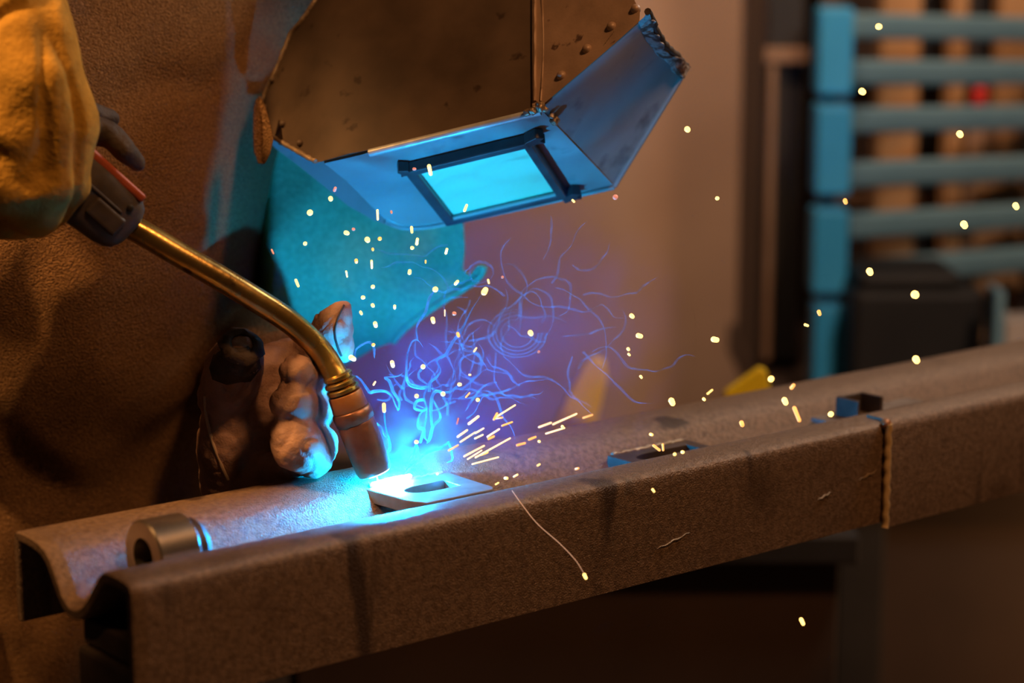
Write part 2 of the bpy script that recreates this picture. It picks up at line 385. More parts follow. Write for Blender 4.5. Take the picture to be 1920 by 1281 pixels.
# ------------------------------------------------------------------ welding torch
TIP = P(704, 888, 1.366); COLL = P(636, 712, 1.354)
AX = (TIP - COLL).normalized()
def torch():
    t = empty('welding_torch', TIP, 'brass-necked welding torch with scorched copper nozzle held over the rail', 'welding torch')
    neck = catmull([P(215, 412, 1.312), P(262, 434, 1.316), P(330, 474, 1.322), P(400, 514, 1.329), P(470, 556, 1.337), P(535, 598, 1.346), P(580, 636, 1.352), P(612, 674, 1.356), COLL + AX*.004], 8)
    obj('neck', tube(bmesh.new(), neck, .0079, 24), M['brass'], t, 60)
    for k, (a, r) in enumerate(((-.004, .0096), (.0005, .0104), (.005, .0108))):
        obj('collar_ring', lathe(bmesh.new(), COLL + AX*a, AX, [(0, r-.0012), (.001, r), (.0030, r), (.004, r-.0012)], 36), M['brass'], t, 50)
    obj('insulator', lathe(bmesh.new(), COLL + AX*.0094, AX, [(0, .0108), (.0006, .0112), (.0105, .0118), (.011, .0116)], 36), M['insul'], t, 40)
    # crimp band: a lumpy ring
    bm = lathe(bmesh.new(), COLL + AX*.0206, AX, [(0, .0118), (.001, .0127), (.0045, .0130), (.0082, .0126), (.009, .0118)], 40)
    for v in bm.verts: v.co += (v.co - (COLL+AX*.025)).normalized()*.0006*noise.noise(v.co*300)
    obj('crimp_band', bm, M['copper'], t, 60)
    L = (TIP-COLL).length
    obj('nozzle', lathe(bmesh.new(), COLL + AX*.0296, AX, [(0, .0085), (0, .0119), (.001, .0123), (L-.044, .0121), (L-.034, .0117), (L-.0305, .0108), (L-.0296, .0095), (L-.0296, .0082), (.004, .0080)], 48, True), M['copper'], t, 40)
    obj('contact_tip', lathe(bmesh.new(), COLL + AX*.03, AX, [(0, .0078), (L-.052, .0078), (L-.050, .004), (L-.036, .004), (L-.034, .0028)], 20), M['copper'], t, 40)
    obj('wire', tube(bmesh.new(), [TIP - AX*.004, TIP + AX*.004, TIP + AX*.008 + UA*.002], .0006, 8), M['copper'], t)
    # grip: a rounded, slightly tapering box along the neck's rear
    hb = P(235, 424, 1.308); ha = (hb - P(120, 322, 1.285)).normalized()
    sd = (ray(200, 380).cross(ha)).normalized()          # across, seen side on
    if sd.z < 0: sd = -sd
    up = ha.cross(sd).normalized()
    if up.y > 0: up = -up                                # towards the camera
    bm = bmesh.new(); rings = []
    for tt, hw, hd in ((-.16, .021, .014), (-.06, .0225, .015), (-.03, .0222, .016), (-.012, .0205, .0155), (-.004, .0185, .014), (.0, .016, .012), (.003, .011, .009)):
        ring = []
        for j in range(28):
            a = 2*math.pi*j/28; ca, sa = math.cos(a), math.sin(a); e = .55
            ring.append(bm.verts.new(hb + ha*tt + sd*(math.copysign(abs(ca)**e, ca)*hw) + up*(math.copysign(abs(sa)**e, sa)*hd)))
        rings.append(ring)
    for i in range(len(rings)-1):
        for j in range(28): bm.faces.new((rings[i][j], rings[i][(j+1) % 28], rings[i+1][(j+1) % 28], rings[i+1][j]))
    bm.faces.new(rings[0][::-1]); bm.faces.new(rings[-1])
    h = obj('handle', bm, M['handle'], t, 50)
    bev(obj('grip_stripe', box(bmesh.new(), hb, ha, sd, up, -.13, -.006, .0165, .0222, -.009, .0135), M['redgrip'], h), .002, 3)
    bev(obj('thumb_rest', box(bmesh.new(), hb, ha, sd, up, -.030, -.006, -.010, .003, .013, .0178), M['handle'], h), .0022, 3)
    bev(obj('rib', box(bmesh.new(), hb, ha, sd, up, -.040, -.012, .0035, .0055, .0135, .0170), M['handle'], h), .0008)
    obj('screw', lathe(bmesh.new(), hb - ha*.010 + sd*.010, up, [(.011, .0022), (.0158, .0022), (.0163, .0015)], 14), M['black'], h, 40)
    # cable running out of the rear of the grip, away behind the gloved hand
    ca = catmull([hb - ha*.158, hb - ha*.20 - Z*.01, hb - ha*.25 - Z*.06, hb - ha*.28 - Z*.2, hb - ha*.33 - Z*.55, V((-.75, 1.05, .03)), V((-.9, .7, .02))], 8)
    obj('cable', tube(bmesh.new(), ca, .009, 12), M['black'], t, 60)
    return t
TORCH = torch()

# ------------------------------------------------------------------ the welder
PER = empty('person', V((-.45, 1.85, 0)), 'welder in brown suede jacket and leather gloves bending over the rail', 'person')
def ball(x, y, d, r): return (P(x, y, d), r)
def limbs(k=1.0):
    bm = bmesh.new()
    hull(bm, [ball(-20, 1350, 1.79, .17*k), ball(22, 720, 1.705, .185*k)], 3)                      # belly and hips
    hull(bm, [ball(22, 720, 1.705, .185*k), ball(28, 350, 1.625, .195*k)], 3)
    hull(bm, [ball(28, 350, 1.625, .195*k), ball(150, 60, 1.655, .185*k), ball(230, -180, 1.70, .15*k)], 3)       # near flank to shoulder
    hull(bm, [ball(80, 420, 1.80, .17*k), ball(520, 120, 1.90, .15*k), ball(640, 260, 1.87, .11*k), ball(440, 460, 1.84, .12*k)], 3)   # chest behind
    hull(bm, [ball(640, -60, 1.85, .11*k), ball(320, -220, 1.75, .12*k), ball(560, 160, 1.88, .12*k)], 3)
    hull(bm, [ball(560, 160, 1.90, .085*k), ball(400, 640, 1.82, .062*k)])                           # far upper arm
    hull(bm, [ball(400, 640, 1.82, .060*k), ball(560, 738, 1.468, .037*k)])                          # far forearm
    hull(bm, [ball(560, 738, 1.468, .037*k), ball(475, 825, 1.475, .038*k)])  # hidden wrist bulk added to block stray arc light
    hull(bm, [ball(330, -120, 1.68, .085*k), ball(540, -70, 1.62, .065*k), ball(490, 110, 1.66, .055*k), ball(400, 250, 1.70, .06*k)], 3)   # collar
    hull(bm, [ball(250, -200, 1.60, .10*k), ball(-200, -330, 1.36, .072*k)])                         # near upper arm
    hull(bm, [ball(-200, -330, 1.36, .070*k), ball(-60, -60, 1.28, .055*k)])                         # near forearm
    return bm
def folds(p, n):
    f = .006*noise.noise(p*7 + V((3, 1, 2))) + .0035*noise.noise(p*16)
    r = 1 - abs(noise.noise(V((p.x*9, p.y*9, p.z*4.5)) + V((9, 4, 1)))); f -= .006*max(0, r-.86)/.14
    return f
def front(x, y):                                        # the open jacket front hanging below the chin
    d = 1.60 + .009*math.sin((x*.8+y*.45)*.017) + .005*math.sin((x*.5-y*.8)*.026+1) + .00005*(x-470)
    d += .10*max(0, (515-x)/50)**2 + .03*max(0, (y-540)/90)**2
    return P(x, y, d + .006*noise.noise(V((x*.012, y*.012, 0))))
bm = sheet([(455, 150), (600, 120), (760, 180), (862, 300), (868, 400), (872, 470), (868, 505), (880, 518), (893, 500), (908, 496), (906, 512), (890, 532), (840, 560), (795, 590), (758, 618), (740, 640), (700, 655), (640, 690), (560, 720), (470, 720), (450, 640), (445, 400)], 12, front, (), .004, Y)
jf = obj('jacket_front', bm, M['frontlit'], PER, 180); jf['label'] = 'open jacket front hanging in the blue arc light'
hm = catmull([front(*p)-Y*.001 for p in ((908, 499), (900, 518), (872, 540), (830, 565), (790, 592), (756, 619), (738, 640))], 6)
obj('hem', tube(bmesh.new(), hm, .0028, 8), M['frontlit'], jf, 60)
jk = obj('jacket', fuse(limbs(), .0075, 8, .5, folds), M['suede'], PER, 180)
bd = limbs(.86)
hull(bd, [ball(760, -40, 1.72, .055), ball(560, -60, 1.80, .06)])                                    # neck
hull(bd, [ball(880, 40, 1.585, .070), ball(930, -90, 1.60, .078), ball(800, -110, 1.66, .075)])      # head inside the helmet
hull(bd, [(V((-.37, 1.86, .72)), .10), (V((-.34, 1.80, .42)), .07)]); hull(bd, [(V((-.34, 1.80, .42)), .065), (V((-.34, 1.84, .08)), .045)])
hull(bd, [(V((-.60, 1.88, .72)), .10), (V((-.64, 1.84, .42)), .07)]); hull(bd, [(V((-.64, 1.84, .42)), .065), (V((-.64, 1.88, .08)), .045)])
obj('body', fuse(bd, .010, 6), M['cloth'], PER, 180)
for x, y in ((-.34, 1.84), (-.64, 1.88)):
    bm = bmesh.new(); hull(bm, [(V((x, y+.02, .055)), .052), (V((x+.06, y-.13, .042)), .038)])
    for v in bm.verts: v.co.z = max(v.co.z, .002)
    obj('boot', bm, M['glovedark'], PER, 60)

# the gloved hand that steadies the torch neck
def wrinkle(a, f):
    def g(p, n):
        return a*noise.noise(p*f) + a*.8*noise.noise(p*f*2.7) - a*1.1*max(0, (1-abs(noise.noise(p*f*.9 + V((5, 5, 5)))))-.88)/.12
    return g
def hand():
    k = 1/FPX
    def b(x, y, d, r): return (P(x, y, d), r*d*k)
    bm = bmesh.new()
    hull(bm, [b(440, 735, 1.405, 60), b(428, 845, 1.405, 60), b(425, 905, 1.412, 52)], 3)             # heel of the hand
    hull(bm, [b(430, 845, 1.405, 58), b(520, 800, 1.418, 55), b(500, 880, 1.42, 45)], 3)              # palm
    hull(bm, [b(465, 720, 1.41, 55), b(560, 690, 1.425, 42), b(530, 800, 1.42, 50)], 3)
    hull(bm, [b(425, 745, 1.395, 56), b(440, 685, 1.376, 55), b(448, 668, 1.366, 47)], 3)             # thumb, its blunt end towards us
    hull(bm, [b(470, 705, 1.405, 50), b(545, 665, 1.42, 34)], 3)
    # forefinger behind the neck
    hull(bm, [b(545, 690, 1.42, 42), b(608, 655, 1.412, 42)], 3)
    hull(bm, [b(608, 655, 1.412, 42), b(622, 612, 1.405, 37), b(640, 584, 1.402, 21), b(630, 650, 1.408, 36)], 3)
    # middle, ring and little finger curled towards us
    hull(bm, [b(560, 720, 1.41, 38), b(592, 706, 1.382, 33)], 3); hull(bm, [b(592, 708, 1.380, 31), b(556, 697, 1.346, 33)], 3)
    hull(bm, [b(545, 770, 1.41, 42), b(590, 770, 1.385, 36)], 3); hull(bm, [b(590, 770, 1.382, 34), b(546, 755, 1.344, 40)], 3)
    hull(bm, [b(540, 830, 1.41, 45), b(600, 832, 1.388, 36)], 3); hull(bm, [b(600, 832, 1.388, 34), b(556, 838, 1.346, 46), b(548, 820, 1.346, 44), b(588, 862, 1.365, 37)], 3)
    hull(bm, [b(560, 868, 1.376, 32), b(520, 880, 1.402, 36), b(470, 890, 1.405, 36)], 3)  # added ridge that keeps arc light off the palm
    bm = fuse(bm, .0019, 5, .5, wrinkle(.0011, 60))
    bv = BVHTree.FromBMesh(bm)
    def on(x, y, h=.0006):
        r = ray(x, y).normalized(); q = bv.ray_cast(CAM, r)[0]
        if q is None: q = bv.find_nearest(P(x, y, 1.385))[0]
        return q - r*h
    g = obj('glove', bm, M['glove'], PER, 180); g['label'] = 'dark brown leather glove steadying the torch neck'
    # burnt opening at the thumb end
    d = (P(462, 615, 1.345) - P(447, 665, 1.366)).normalized(); c = on(455, 642) - d*.0025
    ring = lathe(bmesh.new(), c, d, [(-.003, .0145), (.0010, .0130), (.0028, .0095), (.002, .0070), (-.003, .0060)], 28)
    for v in ring.verts: v.co += V((noise.noise(v.co*200), noise.noise(v.co*200+V((9, 0, 0))), noise.noise(v.co*200+V((0, 9, 0)))))*.0022
    obj('burnt_tip', ring, M['glovedark'], g, 60)
    pad = sheet([(392, 690), (400, 665), (425, 650), (465, 650), (486, 668), (490, 690), (470, 716), (425, 722), (398, 712)], 7, lambda x, y: on(x, y, .0012), (), .0018, Y)
    o = obj('thumb_pad', pad, M['glovedark'], g, 60); o['label'] = 'blackened thumb pad'
    sm = catmull([on(x, y, .0002) for x, y in ((384, 742), (386, 775), (392, 805), (402, 840), (415, 872), (428, 900))], 6)
    obj('seam', tube(bmesh.new(), sm, .0012, 6), M['thread'], g, 60)
    sm = catmull([on(x, y, .0002) for x, y in ((645, 572), (636, 590), (628, 615), (630, 640), (640, 668))], 6)
    obj('seam', tube(bmesh.new(), sm, .0008, 6), M['glovedark'], g, 60)
    return g
GL = hand()

# the nearer gloved hand closed around the torch grip
def hand2():
    k = 1/FPX
    def b(x, y, d, r): return (P(x, y, d), r*d*k)
    bm = bmesh.new()
    hull(bm, [b(-60, -120, 1.255, 120), b(20, 20, 1.25, 105), b(-40, 60, 1.255, 120)], 3)            # gauntlet
    hull(bm, [b(20, 20, 1.25, 104), b(60, 150, 1.25, 98), b(-40, 140, 1.255, 110)], 3)
    hull(bm, [b(60, 150, 1.25, 96), b(108, 232, 1.258, 82), b(-20, 260, 1.26, 110)], 3)              # back of the hand
    hull(bm, [b(105, 235, 1.258, 80), b(92, 320, 1.262, 78), b(-40, 330, 1.262, 105)], 3)
    hull(bm, [b(90, 322, 1.264, 76), b(60, 385, 1.272, 62), b(-60, 380, 1.27, 80)], 3)               # curled fingers below
    hull(bm, [b(130, 345, 1.27, 44), b(70, 415, 1.285, 40)], 3); hull(bm, [b(60, 405, 1.275, 45), b(-30, 415, 1.28, 45)], 3)
    bm = fuse(bm, .0028, 6, .5, lambda p, n: .0035*noise.noise(p*18) + .0022*noise.noise(p*42) - .0035*max(0, (1-abs(noise.noise(V((p.x*26, p.y*26, p.z*12)))))-.85)/.15)
    g = obj('glove', bm, M['ochre'], PER, 180); g['label'] = 'ochre leather gauntlet closed around the torch handle'
    bm = bmesh.new(); hull(bm, [b(150, 238, 1.285, 34), b(205, 252, 1.29, 25)], 3); hull(bm, [b(205, 252, 1.29, 25), b(258, 306, 1.296, 17), b(232, 280, 1.29, 24)], 3)
    obj('forefinger', fuse(bm, .002, 4, .5, wrinkle(.0006, 70)), M['glovedark'], g, 180)
    bm = bmesh.new(); hull(bm, [b(160, 215, 1.30, 30), b(208, 222, 1.31, 18)], 3)
    obj('thumb', fuse(bm, .002, 4, .5, wrinkle(.0006, 70)), M['glovedark'], g, 180)
    return g
hand2()

# ------------------------------------------------------------------ welding helmet
HA, HB, HC, HD = P(600, 303, 1.44), P(1010, 203, 1.40), P(1150, 348, 1.50), P(745, 425, 1.54)
E1 = (HB-HA).normalized(); E2 = (HC-HB); E2 = (E2 - E1*E2.dot(E1)).normalized(); NF = E1.cross(E2).normalized()
if NF.z > 0: NF = -NF                                    # out of the face panel: downwards
def onface(x, y, h=0):                                   # (s, t) on the face panel seen at (x, y)
    r = ray(x, y); o = HA + NF*h; t = (o-CAM).dot(NF)/r.dot(NF); q = CAM + r*t - o
    return q.dot(E1), q.dot(E2)
def face(s, t, h=0): return HA + E1*s + E2*t + NF*h
HEL = empty('welding_helmet', P(840, 250, 1.47), 'worn brown riveted welding helmet lit blue from below by the arc', 'welding helmet')
def sided(x, y):                                         # depth of the side shell: falls away above the fold and around its rear edge
    fy = 303 - (x-600)*100/410
    d = 1.44 - (x-600)*.04/410 + (fy-y)*.00022
    if x > 1010: d -= (x-1010)*.00012
    if x < 640: d += ((640-x)/150)**2*.045
    return d
rim = [(655, -120), (632, -70), (608, -25), (585, 8), (566, 36), (547, 62), (530, 98), (514, 138), (500, 170), (488, 196), (489, 222), (500, 246), (520, 264), (545, 278), (566, 288), (580, 297), (598, 305)]
rim = [(x + 1.6*math.sin(i*2.2), y + 1.4*math.cos(i*1.7)) for i, (x, y) in enumerate(rim)]
out = rim + [(700, 279.6), (800, 254.8), (900, 230.5), (1003, 204.7), (1003, 120), (1003, 0), (1003, -120)]
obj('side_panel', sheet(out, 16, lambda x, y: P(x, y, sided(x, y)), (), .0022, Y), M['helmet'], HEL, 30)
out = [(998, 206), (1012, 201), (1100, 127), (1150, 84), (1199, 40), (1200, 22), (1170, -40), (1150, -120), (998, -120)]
bp = obj('brow_panel', sheet(out, 16, lambda x, y: P(x, y, sided(x, y) - .0022), (), .0020, Y), M['helmetlit'], HEL, 30)
sm = [P(1003, y, sided(1003, y)-.0030) for y in range(-120, 200, 10)]
obj('seam_fold', tube(bmesh.new(), sm, .0013, 6), M['helmetlit'], HEL, 60)
sm = [P(1016+3*math.sin(y*.02), y, sided(1016, y)-.0026) for y in range(-120, 195, 10)]
obj('seam_fold', tube(bmesh.new(), sm, .0007, 6), M['helmetlit'], HEL, 60)
# rivets
def rivet(x, y, r, parent, m):
    p = P(x, y, sided(x, y) - .0024); n = (CAM - p).normalized() + Z*.25
    obj('rivet', lathe(bmesh.new(), p, n, [(-.002, r), (.0005, r), (r*.45, r*.82), (r*.75, r*.45), (r*.85, r*.12)], 18), m, parent, 60)
for x, y in ((1192, 17), (1147, 50), (1101, 92), (1053, 142)): rivet(x, y, .0033, bp, M['helmetlit'])
for x, y in ((496, 201), (530, 232), (562, 268), (510, 150)): rivet(x, y, .0022, HEL, M['helmet'])
# scratched scrawl between two rivets
for i in range(6):
    x0, y0 = 1133+i*3.2, 83-i*4.2
    pts = [P(x0+dx, y0+dy, sided(x0, y0)-.0024) for dx, dy in ((-1, 3), (2.2, -3.5), (3, 2.0 if i % 2 else 0))]
    obj('scratched_stroke', tube(bmesh.new(), pts, .00028, 5), M['weld'], bp)
# raised, ragged bead along the rear edge
bead = []
for i in range(len(rim)-1):
    for t in (0, .25, .5, .75):
        x = rim[i][0]*(1-t)+rim[i+1][0]*t; y = rim[i][1]*(1-t)+rim[i+1][1]*t
        bead.append(P(x+.8*math.sin(i*9+t*11), y, sided(x, y)-.0008))
obj('rim_bead', tube(bmesh.new(), bead, [.0017+.0008*noise.noise(V((i*.7, 0, 0))) for i in range(len(bead))], 8), M['weld'], HEL, 60)
# face panel
s1, t1 = onface(1012, 203); s2, t2 = onface(1152, 349); s3, t3 = onface(870, 411); s4, t4 = onface(752, 427)
fo = [onface(*p) for p in ((608, 314), (700, 283), (800, 255), (900, 231), (1012, 203), (1152, 349), (1010, 381), (870, 411), (800, 424), (752, 427), (722, 416), (690, 385), (650, 345), (620, 322))]
WR = [onface(*p) for p in ((727, 310), (968, 256), (1083, 340), (868, 408))]
a0 = (WR[0][0]+WR[3][0])/2; a1 = (WR[1][0]+WR[2][0])/2; c0 = (WR[0][1]+WR[1][1])/2; c1 = (WR[2][1]+WR[3][1])/2
def facef(s, t):
    e = max(0, .035 - s)                                 # the chin end curls back
    return face(s, t, -e*e*2.5)
obj('face_panel', sheet(fo, .008, facef, (), .0025, -NF), M['helmetface'], HEL, 30)
# rolled edge between side and face, coloured pale as its highlight strip
fl = [face(s1*i/40, .0015, .0018) for i in range(9, 41)]
obj('fold_bead', tube(bmesh.new(), fl, .0027, 10), M['foldglint'], HEL, 60)
lip = [facef(*onface(x, y)) + NF*.001 for x, y in ((722, 416), (752, 427), (800, 424), (870, 411), (1010, 381), (1152, 349))]
obj('lower_lip', tube(bmesh.new(), catmull(lip, 6), .0016, 8), M['helmetface'], HEL, 60)
# window frame: a raised box section with clipped corners, and the cover plate inside it
ins = .0065
fr = empty_frame = None
outer = [(a0, c0), (a1, c0), (a1, c1), (a0, c1)]
inner = [(a0+ins*1.2, c0+ins), (a1-ins, c0+ins), (a1-ins, c1-ins), (a0+ins*1.2, c1-ins)]
def ringbox(outer, inner, h0, h1):
    bm = bmesh.new()
    q = [[bm.verts.new(face(s, t, h)) for s, t in poly] for poly, h in ((outer, h0), (outer, h1), (inner, h1), (inner, h0))]
    for k in range(4):
        A, B = q[k], q[(k+1) % 4]
        for j in range(4): bm.faces.new((A[j], A[(j+1) % 4], B[(j+1) % 4], B[j]))
    return bm
fr = bev(obj('window_frame', ringbox(outer, inner, .0001, .0085), M['frame'], HEL), .0012, 3)
for (s, t, ds, dt) in ((a1, c0, .010, .003), (a1, c1, .010, -.003), (a0, c0, -.004, .004)):
    bm = sheet([(s-.004*math.copysign(1, ds), t-.001), (s+ds*.5, t-.0045), (s+ds, t-.0015), (s+ds*.65, t+.001), (s+ds*.9, t+.005), (s+ds*.3, t+.004), (s-.004*math.copysign(1, ds), t+.006)], 0, lambda a, b: face(a, b, .0085), (), .008, -NF)
    bev(obj('corner_clip', bm, M['frame'], fr), .0006)
gl = bmesh.new(); q = inner
gl = sheet([(x, y) for x, y in inner], .012, lambda s, t: face(s, t, .004), (), .003, -NF)
g = obj('cover_plate', gl, M['glass'], HEL); g['label'] = 'cover plate coloured pale for its cyan shine'
for (A, B) in ((inner[0], inner[1]), (inner[3], inner[2])):
    pts = [face(A[0]+(B[0]-A[0])*i/6, A[1]+(B[1]-A[1])*i/6, .0062) for i in range(7)]
    obj('retaining_strip', tube(bmesh.new(), pts, .0016, 8), M['helmetface'], fr, 60)
# crown panel, its riveted rusty strip and the bead along its outer edge
K0, K1, K2, K3 = P(1010, 203, 1.4005), P(1197, 42, 1.384), P(1276, 145, 1.480), P(1151, 348, 1.5005)
def crown(a, b, h=0):
    p = K0.lerp(K1, a).lerp(K3.lerp(K2, a), b)
    n = (K1-K0).cross(K3-K0).normalized()
    if n.z > 0: n = -n
    return p + n*(h - .010*math.sin(math.pi*b)*a)
cg = [(i/10, 0) for i in range(11)] + [(1, i/10) for i in range(1, 11)] + [(1-i/10, 1) for i in range(1, 11)] + [(0, 1-i/10) for i in range(1, 10)]
obj('crown_panel', sheet(cg, .1, crown, (), .0022, -NF), M['helmetface'], HEL, 30)
pts = [crown(i/10, 1, .001) for i in range(11)]; obj('crown_lip', tube(bmesh.new(), pts, .0017, 8), M['helmetface'], HEL, 60)
pts = [crown(i/10, .0, .0005) for i in range(11)]; obj('crown_lip', tube(bmesh.new(), pts, .0007, 8), M['helmetlit'], HEL, 60)
def stripf(a, b):                                        # a across the strip, b along it
    p = crown(1, b); q = P(1215 + 72*b - 8*math.sin(math.pi*b), 22 + 100*b + 4*math.sin(math.pi*b), 1.374 + .11*b)
    p = p.lerp(q, a); return p + V((noise.noise(p*120), noise.noise(p*120+X*5), noise.noise(p*120+Y*5)))*.0014
st = obj('rusty_strip', sheet([(0, i/14) for i in range(15)] + [(.5, 1)] + [(1, 1-i/14) for i in range(15)] + [(.5, 0)], .12, stripf, (), .0035), M['rust'], HEL, 60)
pts = [stripf(1, i/24) for i in range(25)]; obj('frayed_edge', tube(bmesh.new(), pts, [.0024+.0012*noise.noise(V((i*.9, 2, 0))) for i in range(25)], 8), M['glovedark'], st, 60)
for b in (.2, .55, .85):
    bm = bmesh.new(); bmesh.ops.create_icosphere(bm, subdivisions=2, radius=.0026, matrix=Matrix.Translation(stripf(.55, b) + V((-.0005, -.002, -.001)))); obj('rivet', bm, M['copper'], st, 60)
# lumps of weld where the three panels meet
for (x, y, r, d) in ((1012, 200, .0034, 1.397), (1000, 207, .0030, 1.398), (988, 211, .0024, 1.399), (1022, 205, .0022, 1.398), (1040, 226, .0032, 1.413), (1034, 218, .002, 1.409)):
    bm = bmesh.new(); bmesh.ops.create_icosphere(bm, subdivisions=3, radius=r, matrix=Matrix.Translation(P(x, y, d)))
    for v in bm.verts: v.co += v.normal*r*.5*noise.noise(v.co*400)
    obj('weld_lump', bm, M['weld'], HEL, 60)
# far side of the shell and the leather flap at the chin
bm = bmesh.new(); cols = []
for s, t in [onface(*p) for p in ((722, 416), (752, 427), (800, 424), (870, 411), (1010, 381), (1152, 349))]:
    cols.append([bm.verts.new(face(s, t - .0005) - NF*h + E2*(-.02*h/.15)) for h in (.0, .03, .07, .11, .15)])
for i in range(5):
    for j in range(4): bm.faces.new((cols[i][j], cols[i+1][j], cols[i+1][j+1], cols[i][j+1]))
o = obj('far_side_panel', bm, M['helmetface'], HEL, 30); o.modifiers.new('s', 'SOLIDIFY').thickness = .002
bm = sheet([(490, 222), (520, 255), (560, 280), (610, 300), (660, 345), (705, 392), (738, 420), (738, 427), (700, 413), (652, 386), (602, 345), (556, 308), (516, 278), (494, 250)], 9, lambda x, y: P(x, y, 1.525 + (x-497)*.00008), (), .002, Y)
obj('chin_edge', bm, M['helmetface'], HEL, 40)
fp = sheet([(487, 180), (497, 200), (505, 228), (512, 262), (506, 288), (496, 308), (484, 306), (476, 284), (474, 240), (475, 205), (480, 186)], 7, lambda x, y: P(x, y, 1.472 + .01*math.sin((x-470)*.08)), (), .003, Y)
o = obj('chin_flap', fp, M['suede'], HEL, 60); o['label'] = 'curled brown leather chin flap'

# ------------------------------------------------------------------ welding arc
ARC = onrail(750, 899, -.0022)
AR = empty('welding_arc', ARC, 'dazzling blue-white welding arc at the tip of the nozzle', 'welding arc')
bm = bmesh.new(); hull(bm, [(onrail(700, 909, -.003), .0016), (onrail(738, 903, -.0025), .0030), (onrail(768, 893, -.002), .0014)], 3)
obj('molten_pool', bm, M['arc'], AR, 60)
BLUE = (.0, .36, 1.0)
l = lamp('arc_light', 'POINT', ARC + Z*.002, None, 8.5, BLUE, .003); l.parent = AR; l.location = (0, 0, .002)
p2 = onrail(702, 908, -.001)
l = lamp('arc_light', 'POINT', p2, None, 1.1, BLUE, .002); l.parent = AR; l.location = p2 - ARC

# ------------------------------------------------------------------ background: bench, blue rack and what stands around it
BZ = .60
wb = empty('workbench', V((1.3, 2.95, 0)), 'dark workbench under the blue rack, behind the rail', 'workbench')
bev(obj('bench_top', wbox(.36, 2.6, 2.60, 3.5, BZ-.05, BZ), M['cab'], wb), .004)
bev(obj('front_panel', wbox(.40, 2.56, 2.66, 2.69, .06, BZ-.05), M['lowshade'], wb), .003)
for x in (.42, 2.48):
    for y in (2.64, 3.40): bev(obj('leg', wbox(x, x+.06, y, y+.06, 0, BZ-.05), M['black'], wb), .003)

RD = V((.80, .60, -.040)).normalized()       # the rack's bars run away to the right and dip a little
RH = V((RD.x, RD.y, 0)).normalized(); RN = V((RH.y, -RH.x, 0))        # RN: towards the camera
rk = empty('pipe_rack', P(1552, 640, 3.0), 'light blue tubular storage rack on the workbench', 'storage rack')
pl = P(1552, 300, 3.0)
def bar(x, y, m, th, d=3.0, L=1.3):
    o = P(x, y, d); a = RD; b = RN; c = a.cross(b).normalized()
    if c.z < 0: c = -c
    return bev(obj('rail', box(bmesh.new(), o, a, b, c, 0, L, -.017, .017, -th/2, th/2), m, rk), .008, 3)
for (x0, x1, y0, y1) in ((1528, 1592, 16, 176), (1523, 1588, 196, 362), (1517, 1582, 388, 546), (1520, 1580, 566, 640)):
    o = P((x0+x1)/2, y1, 2.99); wd = px(x1-x0, 3.0); hh = px(y1-y0, 3.0)
    b = bev(obj('end_plate', box(bmesh.new(), o, X, Y, Z, -wd/2, wd/2, -.03, .03, 0 if y1 < 600 else BZ-o.z, hh), M['blue'], rk), .005, 3)
for y, th in ((48, .036), (136, .036), (226, .036), (328, .036), (424, .036), (512, .036)): bar(1584, y, M['bluegrey'], th, 3.02)
up = P(1556, 0, 3.05)
bev(obj('upright', wbox(up.x-.014, up.x+.014, 3.07, 3.10, BZ, 1.5), M['cab'], rk), .003)
e = P(1584, 100, 3.02) + RD*1.25
bev(obj('upright', wbox(e.x-.03, e.x+.03, e.y-.03+.05, e.y+.03+.05, BZ, 1.4), M['cab'], rk), .004)

def timber(x, w, d, label, m='wood', top=1.42, z0=BZ):
    c = P(x, 300, d); hw = px(w, d)/2
    o = tag(bev(obj('timber_post', wbox(c.x-hw, c.x+hw, c.y-.03, c.y+.03, z0, top), M[m]), .005), label, 'timber', 'timbers leaning behind the rack')
    return o
timber(1676, 74, 3.32, 'pale square timber upright behind the blue rack, nearest its end plates')
timber(1888, 60, 3.40, 'pale square timber upright behind the blue rack, at the right edge')
timber(1784, 30, 3.36, 'thin orange-brown timber upright behind the middle of the rack')
bb = empty('backboard', V((1.35, 3.52, BZ)), 'dark backboard added behind the blue rack where the wall is dark', 'backboard')
bev(obj('back_panel', wbox(.50, 2.6, 3.49, 3.52, BZ, 1.75), M['cab'], bb), .003)  # dark panel put in for the dark wall region behind the rack
for z in (.80, 1.0, 1.2, 1.4): bev(obj('shelf', wbox(.52, 2.58, 3.465, 3.49, z, z+.02), M['brownpaint'], bb), .002)

lk = empty('steel_locker', V((P(1472, 400, 3.1).x, 3.1, 0)), 'tall dark locker with a brown band left of the blue rack', 'locker')
a, b = P(1434, 400, 3.08).x, P(1512, 400, 3.08).x
bev(obj('body', wbox(a, b, 3.12, 3.42, BZ, 1.9), M['cab'], lk), .004)
bev(obj('door', wbox(a+.004, b-.004, 3.10, 3.118, BZ+.02, 1.88), M['black'], lk), .003)
z = P(1470, 103, 3.08).z
bev(obj('band', wbox(a-.002, b, 3.082, 3.10, z-.011, z+.011), M['brownpaint'], lk), .002)
c = P(1452, 400, 3.05).x
bev(obj('door_edge', wbox(c-.005, c+.006, 3.085, 3.10, BZ+.02, z-.012), M['brownpaint'], lk), .002)

